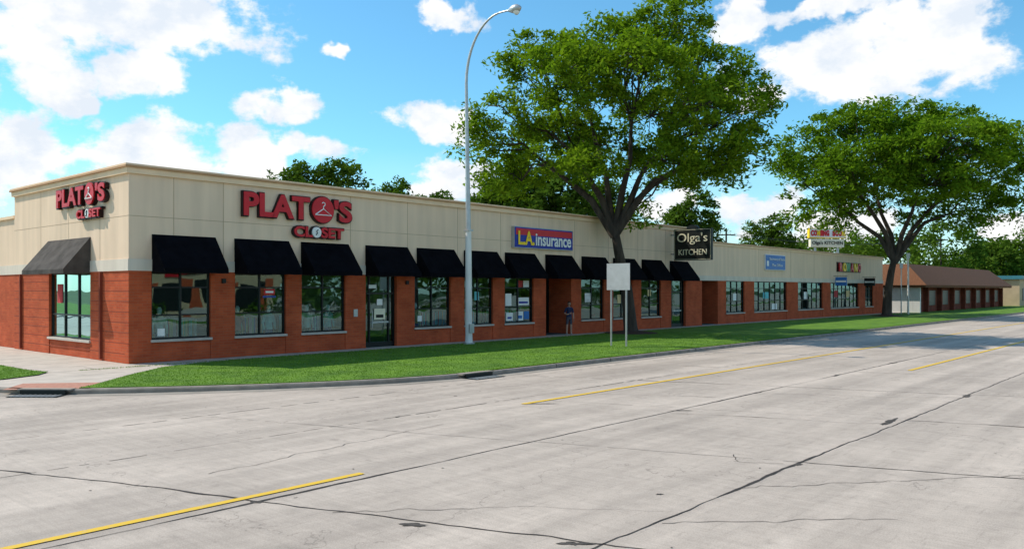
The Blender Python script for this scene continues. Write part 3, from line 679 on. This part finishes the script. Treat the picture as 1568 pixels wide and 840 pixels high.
e=empty('tree_line'); make_leaves('foliage',np.array(CC),np.array(RR),22,.9,m_leaf3,e,.8)

# ------------------------------------------------------------ other buildings
e=empty('brown_roof_building',M); mb=MB()
x0,x1,yf,yb=78.8,121,-3,12
mb.box(x0,x1,yf+.8,yb,0,2.7,m_dbrick); mb.box(x0-.02,x0-.003,yf+.8,yb,0,2.7,m_wwall); mb.box(x0-.02,x0+.3,yf+.1,yf+.79,0,2.6,m_wwall)
xx=x0+4
while xx<x1: mb.box(xx,xx+.4,yf+.35,yf+.79,0,2.6,m_dbrick); xx+=5.4
xx=x0+5.2
while xx<x1-3: mb.box(xx,xx+3.2,yf+.74,yf+.79,.7,2.3,m_frame); xx+=5.4
mb.box(x0-.6,x1+.6,yf-.6,yb+.4,2.62,2.85,m_shing)
r0=[(x0-.7,yf-.7,2.85),(x1+.7,yf-.7,2.85),(x1+.7,yb+.5,2.85),(x0-.7,yb+.5,2.85)]; r1=[(x0+1.6,yf+1.8,5.1),(x1-1.6,yf+1.8,5.1),(x1-1.6,yb-1.8,5.1),(x0+1.6,yb-1.8,5.1)]
for i in range(4): mb.poly([r0[i],r0[(i+1)%4],r1[(i+1)%4],r1[i]],m_shing)
mb.poly(r1,m_roof); mb.obj('body',e)
e=empty('tan_block_building',M); mb=MB(); mb.box(125,165,-4,14,0,3.9,m_tan); mb.box(124.6,165.4,-4.4,14.4,3.9,4.4,m_teal)
for i in range(6): mb.box(127+i*6,130+i*6,-4.05,-4.0,.8,2.6,m_frame)
mb.obj('body',e)
e=empty('commercial_building',M); mb=MB(); mb.box(-25,45,-78,-60,0,6.0,m_tan); mb.box(-25.3,45.3,-60.3,-59.7,5.6,6.3,m_wwall)
for i in range(14): mb.box(-23+i*4.8,-20+i*4.8,-60,-59.93,.6,3.0,m_black); mb.box(-20+i*4.8,-18.6+i*4.8,-60,-59.9,0,3.2,m_brick)
for i in range(5): mb.box(-18+i*12,-11+i*12,-59.95,-59.75,3.9,5.1,m_red)
mb.obj('body',e)
C=[];R=[]
for i in range(500):
    x=random.uniform(-30,120)
    if int(x/7)%3==0: continue
    p=M@Vector((x,-40+random.uniform(-.5,.5),random.uniform(.2,1.2))); C.append(tuple(p)); R.append(.7)
e=empty('hedge'); make_leaves('foliage',np.array(C),np.array(R),18,.22,m_leaf3,e,.8)

# pylon sign behind
Ms=Matrix.Translation((42.3,110,0))@Matrix.Rotation(math.radians(12),4,'Z')
e=empty('pylon_sign',Ms); mb=MB()
for x in (-1.7,1.7): mb.tube([(x,0,-.3),(x,0,8)],[.16,.16],m_metal,10)
mb.box(-2.7,2.7,-.25,.25,9.3,10.6,m_yellow); mb.box(-2.6,2.6,-.27,.27,9.4,10.5,m_white); mb.box(-2.5,2.5,-.25,.25,8.1,9.15,m_cream); mb.obj('cabinets',e)
for i,c in enumerate('COMING SOON'):
    if c!=' ': text('char_%d'%i,c,e,(-2.5+i*.46,-.31,9.55),.42,.8,[m_red,m_red,m_yellow,m_red][i%4],.04,offset=.06)
text('char_name',"Olga's KITCHEN",e,(-2.3,-.27,8.3),4.6,.6,m_black,.02)

def pole(k,D,h,r,m,arm=0):
    e=empty('utility_pole',Matrix.Translation((k*D,D,0))); mb=MB(); mb.tube([(0,0,-.2),(0,0,h)],[r,r*.75],m,10)
    if arm:
        mb.box(-arm,arm,-.06,.06,h-.8,h-.65,m)
        for q in (-.9,-.45,.45,.9): mb.tube([(q*arm,0,h-.65),(q*arm,0,h-.45)],[.06,.04],m_wwall,6)
    else: mb.box(-.15,.15,-.05,.02,h-.5,h,m)
    mb.obj('pole',e)
pole(.4845,79,5.9,.09,m_polew); pole(.476,80,5.0,.06,m_metal); pole(.5245,150,12.2,.17,m_bark,1.3); pole(.262,118,11.0,.16,m_bark,1.3)
mb=MB()
a=Vector((.5245*150,150,11.6)); c=Vector((.262*118,118,10.4))
for o_ in (-1.1,0,1.1):
    pts=[a.lerp(c,i/16)+Vector((o_,0,-1.2*math.sin(math.pi*i/16))) for i in range(17)]; mb.tube(pts,[.02]*17,m_black,4)
mb.obj('utility_wires')

# ------------------------------------------------------------ person at the recessed entrance
def person():
    e=empty('pedestrian',M@Matrix.Translation((22.95,-.35,0))@Matrix.Rotation(math.radians(-35),4,'Z'))
    skin=mat('skin',(.42,.24,.17),.6,.05,5); shirt=mat('navy_shirt',(.02,.03,.08),.9,.2,8); shorts=mat('grey_shorts',(.06,.06,.08),.9,.2,8); hair=mat('dark_hair',(.02,.012,.008),.7,.3,20); shoe=mat('shoes',(.3,.3,.3),.7,.1,5)
    def skinned(name,V,E,R,root,lvl,matfn,mats):
        me=bpy.data.meshes.new(name); me.from_pydata(V,E,[]); o=bpy.data.objects.new(name,me); COL.objects.link(o)
        o.modifiers.new('s','SKIN'); sv=me.skin_vertices[0].data
        for i,r in enumerate(R): sv[i].radius=r if isinstance(r,tuple) else (r,r)
        sv[root].use_root=True
        s=o.modifiers.new('u','SUBSURF'); s.levels=lvl; s.render_levels=lvl
        bpy.context.view_layer.update()
        m2=bpy.data.meshes.new_from_object(o.evaluated_get(bpy.context.evaluated_depsgraph_get())); bpy.data.objects.remove(o)
        m2.materials.clear()
        for m in mats: m2.materials.append(m)
        for p in m2.polygons: p.material_index=matfn(p.center); p.use_smooth=True
        o=bpy.data.objects.new(name,m2); COL.objects.link(o); o.parent=e; return o
    V=[(0,0,.93),(0,.01,1.12),(0,.01,1.30),(0,0,1.42),(0,-.005,1.50),(0,-.01,1.54),
       (.17,0,1.39),(.23,.02,1.13),(.22,-.08,.90),(.215,-.11,.82), (-.17,0,1.39),(-.25,.03,1.14),(-.12,-.14,1.08),(-.05,-.17,1.12),
       (.09,0,.86),(.10,-.02,.48),(.11,.01,.09),(.12,-.13,.035), (-.09,0,.86),(-.12,.0,.48),(-.13,.03,.09),(-.15,-.11,.035)]
    E=[(0,1),(1,2),(2,3),(3,4),(4,5),(3,6),(6,7),(7,8),(8,9),(3,10),(10,11),(11,12),(12,13),(0,14),(14,15),(15,16),(16,17),(0,18),(18,19),(19,20),(20,21)]
    R=[(.15,.11),(.13,.095),(.155,.11),(.12,.08),.052,.05,.065,.048,.034,.028,.065,.048,.034,.028,.095,.062,.042,.038,.095,.062,.042,.038]
    def mf(c):
        if c.z<.10: return 3
        if abs(c.x)>.185 and c.z<1.18 and c.z>.7: return 0
        if c.x<-.0 and c.y<-.10 and c.z>1.0: return 0
        if c.z<.55: return 0
        if c.z<.95: return 2
        if c.z<1.47: return 1
        return 0
    skinned('body',V,E,R,0,2,mf,[skin,shirt,shorts,shoe])
    for (hx,hy,hz,dx,dy,dz) in [(.215,-.115,.81,0,-.02,-1),(-.045,-.175,1.125,1,-.15,.3)]:
        d=Vector((dx,dy,dz)).normalized(); s=Vector((0,1,0)).cross(d).normalized() if abs(d.z)<.9 else Vector((0,1,0))
        V=[Vector((hx,hy,hz)),Vector((hx,hy,hz))+d*.06]; E=[(0,1)]; R=[.022,.028]
        for i,(o_,ln) in enumerate([(-.03,.055),(-.01,.07),(.01,.075),(.03,.065)]):
            a=V[1]+s*o_+d*.01; b1=a+d*ln*.55; c1=b1+d*ln*.4+Vector((0,-.012,0)); k=len(V); V+=[a,b1,c1]; E+=[(1,k),(k,k+1),(k+1,k+2)]; R+=[.009,.008,.007]
        k=len(V); V+=[V[0]+d*.02-s*.035,V[0]+d*.055-s*.055]; E+=[(0,k),(k,k+1)]; R+=[.010,.008]
        skinned('hand',[tuple(v) for v in V],E,R,0,1,lambda c:0,[skin])
    bm=bmesh.new(); bmesh.ops.create_uvsphere(bm,u_segments=24,v_segments=18,radius=1)
    for v in bm.verts:
        x,y,z=v.co; w=.078*(1-.22*max(0,-z)); v.co=Vector((x*w,y*.095-.015*max(0,-z),z*.118+1.635))
        if y<-.9 and -.25<z<.05 and abs(x)<.25: v.co.y-=.022
    me=bpy.data.meshes.new('head'); bm.to_mesh(me); bm.free()
    for m in (skin,hair): me.materials.append(m)
    for p in me.polygons: p.use_smooth=True
    o=bpy.data.objects.new('head',me); COL.objects.link(o); o.parent=e
    bm=bmesh.new(); bmesh.ops.create_uvsphere(bm,u_segments=20,v_segments=14,radius=1)
    dl=[v for v in bm.verts if (v.co.y<-.35 and v.co.z<.42) or v.co.z<-.75]
    bmesh.ops.delete(bm,geom=dl,context='VERTS')
    for v in bm.verts: v.co=Vector((v.co.x*.088,v.co.y*.106+.008,v.co.z*.125+1.645))
    me=bpy.data.meshes.new('hair'); bm.to_mesh(me); bm.free(); me.materials.append(hair); o=bpy.data.objects.new('hair',me); COL.objects.link(o); o.parent=e
    mb=MB()
    for sx in (-.03,.03): mb.tube([(sx,-.088,1.64),(sx,-.1,1.64)],[.012,.006],hair,8)
    mb.box(-.022,.022,-.108,-.098,1.573,1.58,mat('lips',(.3,.1,.08),.6))
    for sx in (-.08,.08): mb.tube([(sx,0,1.60),(sx*1.06,.01,1.635),(sx,.01,1.66)],[.01,.014,.008],skin,6)
    mb.obj('face_features',e)
person()

# ------------------------------------------------------------ world: sky with clouds
W=bpy.data.worlds.new("World"); S.world=W; W.use_nodes=True; t=W.node_tree; N=t.nodes; N.clear()
SUN_EL=47; sd=Vector((-.965,.26)).normalized(); rot=math.atan2(sd.x,sd.y)
out=N.new('ShaderNodeOutputWorld')
sky=N.new('ShaderNodeTexSky'); sky.sky_type='NISHITA'; sky.sun_disc=False; sky.sun_elevation=math.radians(SUN_EL); sky.sun_rotation=rot%(2*math.pi); sky.air_density=1.0; sky.dust_density=.3; sky.ozone_density=2
hs=N.new('ShaderNodeMix'); hs.data_type='RGBA'; hs.blend_type='MULTIPLY'; hs.inputs[0].default_value=1; hs.inputs[7].default_value=(.66,1.18,1.26,1)
link(t,sky.outputs[0],hs.inputs[6])
bg=N.new('ShaderNodeBackground'); bg.inputs[1].default_value=.15; link(t,hs.outputs[2],bg.inputs[0])
tc=N.new('ShaderNodeTexCoord'); sp=N.new('ShaderNodeSeparateXYZ'); link(t,tc.outputs['Generated'],sp.inputs[0])
def math_(op,a,b_=None,clamp=False):
    q=N.new('ShaderNodeMath'); q.operation=op; q.use_clamp=clamp
    for i,x in enumerate((a,b_)):
        if x is None: continue
        if isinstance(x,(int,float)): q.inputs[i].default_value=x
        else: link(t,x,q.inputs[i])
    return q.outputs[0]
az=math_('ARCTAN2',sp.outputs[0],sp.outputs[1]); el=math_('ARCSINE',sp.outputs[2])
cb=N.new('ShaderNodeCombineXYZ'); link(t,az,cb.inputs[0]); link(t,el,cb.inputs[1])
def wnoise(scale,det,rough,off=(0,0,0),st=(1,1,1),src=None):
    mp=N.new('ShaderNodeMapping'); mp.inputs['Location'].default_value=off; mp.inputs['Scale'].default_value=st; link(t,src or cb.outputs[0],mp.inputs[0])
    n=N.new('ShaderNodeTexNoise'); n.noise_dimensions='2D'; n.inputs['Scale'].default_value=scale; n.inputs['Detail'].default_value=det; n.inputs['Roughness'].default_value=rough; link(t,mp.outputs[0],n.inputs['Vector']); return n
dn=wnoise(7,5,.6)
vm=N.new('ShaderNodeVectorMath'); vm.operation='MULTIPLY_ADD'; vm.inputs[1].default_value=(.12,.08,0); link(t,dn.outputs['Color'],vm.inputs[0])
sb=N.new('ShaderNodeVectorMath'); sb.operation='SUBTRACT'; sb.inputs[1].default_value=(.06,.04,0); link(t,cb.outputs[0],sb.inputs[0]); link(t,sb.outputs[0],vm.inputs[2])
# cumulus banks: azimuth, elevation, half-width, half-height (degrees)
def A(px,py,rx,ry):
    kx=(px-784)/1252; a=math.atan(kx); e_=math.atan((443-py)/1252*math.cos(a)); return (math.degrees(a),math.degrees(e_),math.degrees(rx/1252*math.cos(a)**2),math.degrees(ry/1252*math.cos(a)))
banks=[A(*q) for q in [(150,10,290,66),(40,85,130,62),(100,147,42,24),(205,120,80,36),(40,235,130,76),(210,245,170,66),(370,245,95,56),(430,168,88,32),(480,235,68,28),(515,63,24,14),(690,15,85,22),(665,185,75,30),(710,280,80,36),(1330,88,210,68),(1450,30,120,64),(1130,35,38,26),(1150,325,80,32),(1270,350,90,34),(1030,310,60,28),(1545,345,70,28),(1240,5,120,16),(1190,150,40,28),(-200,130,200,90),(1800,180,200,80)]]+[(100,25,25,9),(-110,22,30,10),(170,30,35,10),(-155,45,25,8)]
ml=None
for (a,e_,ra,re) in banks:
    s2=N.new('ShaderNodeVectorMath'); s2.operation='MULTIPLY_ADD'; sx_,sy_=1/math.radians(ra),1/math.radians(re)
    s2.inputs[1].default_value=(sx_,sy_,0); s2.inputs[2].default_value=(-math.radians(a)*sx_,-math.radians(e_)*sy_,0); link(t,vm.outputs[0],s2.inputs[0])
    s3=N.new('ShaderNodeVectorMath'); s3.operation='LENGTH'; link(t,s2.outputs[0],s3.inputs[0])
    ml=s3.outputs['Value'] if ml is None else math_('MINIMUM',ml,s3.outputs['Value'])
m1=math_('SUBTRACT',1.0,ml)
m1=math_('MINIMUM',m1,.52)
f1=wnoise(13,7,.62,(3,1,0),(1,1.5,1)); f2=wnoise(4.5,3,.5,(9,4,0),(1,1.6,1))
m2=math_('ADD',m1,math_('MULTIPLY',math_('SUBTRACT',f1.outputs['Fac'],.48),2.1))
m2=math_('ADD',m2,math_('MULTIPLY',math_('SUBTRACT',f2.outputs['Fac'],.5),.6))
mr=N.new('ShaderNodeMapRange'); mr.interpolation_type='SMOOTHSTEP'; mr.inputs[1].default_value=-.06; mr.inputs[2].default_value=.40; link(t,m2,mr.inputs[0])
hz=N.new('ShaderNodeMapRange'); hz.inputs[1].default_value=.0; hz.inputs[2].default_value=.17; hz.inputs[3].default_value=.5; hz.inputs[4].default_value=0; link(t,el,hz.inputs[0])
mask=math_('MAXIMUM',mr.outputs[0],hz.outputs[0])
sh=wnoise(12,6,.6,(8,3.02,0),(1,1.5,1)); cr=N.new('ShaderNodeValToRGB'); cr.color_ramp.elements[0].position=.34; cr.color_ramp.elements[1].position=.56
cr.color_ramp.elements[0].color=(.77,.84,.93,1); cr.color_ramp.elements[1].color=(1,1,1,1)
link(t,sh.outputs['Fac'],cr.inputs[0])
bc=N.new('ShaderNodeBackground'); bc.inputs[1].default_value=1.05; link(t,cr.outputs[0],bc.inputs[0])
mx=N.new('ShaderNodeMixShader'); link(t,mask,mx.inputs[0]); link(t,bg.outputs[0],mx.inputs[1]); link(t,bc.outputs[0],mx.inputs[2]); link(t,mx.outputs[0],out.inputs[0])

# sun
l=bpy.data.lights.new('sun','SUN'); l.energy=4.9; l.angle=math.radians(.5); l.color=(1,.92,.80)
o=bpy.data.objects.new('sun',l); COL.objects.link(o)
ce=math.cos(math.radians(SUN_EL)); d=Vector((-sd.x*ce,-sd.y*ce,-math.sin(math.radians(SUN_EL)))); o.rotation_euler=d.to_track_quat('-Z','Y').to_euler(); o.location=(-20,10,40)

# camera
c=bpy.data.cameras.new('camera'); c.sensor_width=36; c.lens=1252/1568*36; c.shift_y=23/1568; c.clip_end=5000; c.clip_start=.1
o=bpy.data.objects.new('camera',c); COL.objects.link(o); o.location=(0,0,2.4); o.rotation_euler=(math.radians(90),0,0); S.camera=o
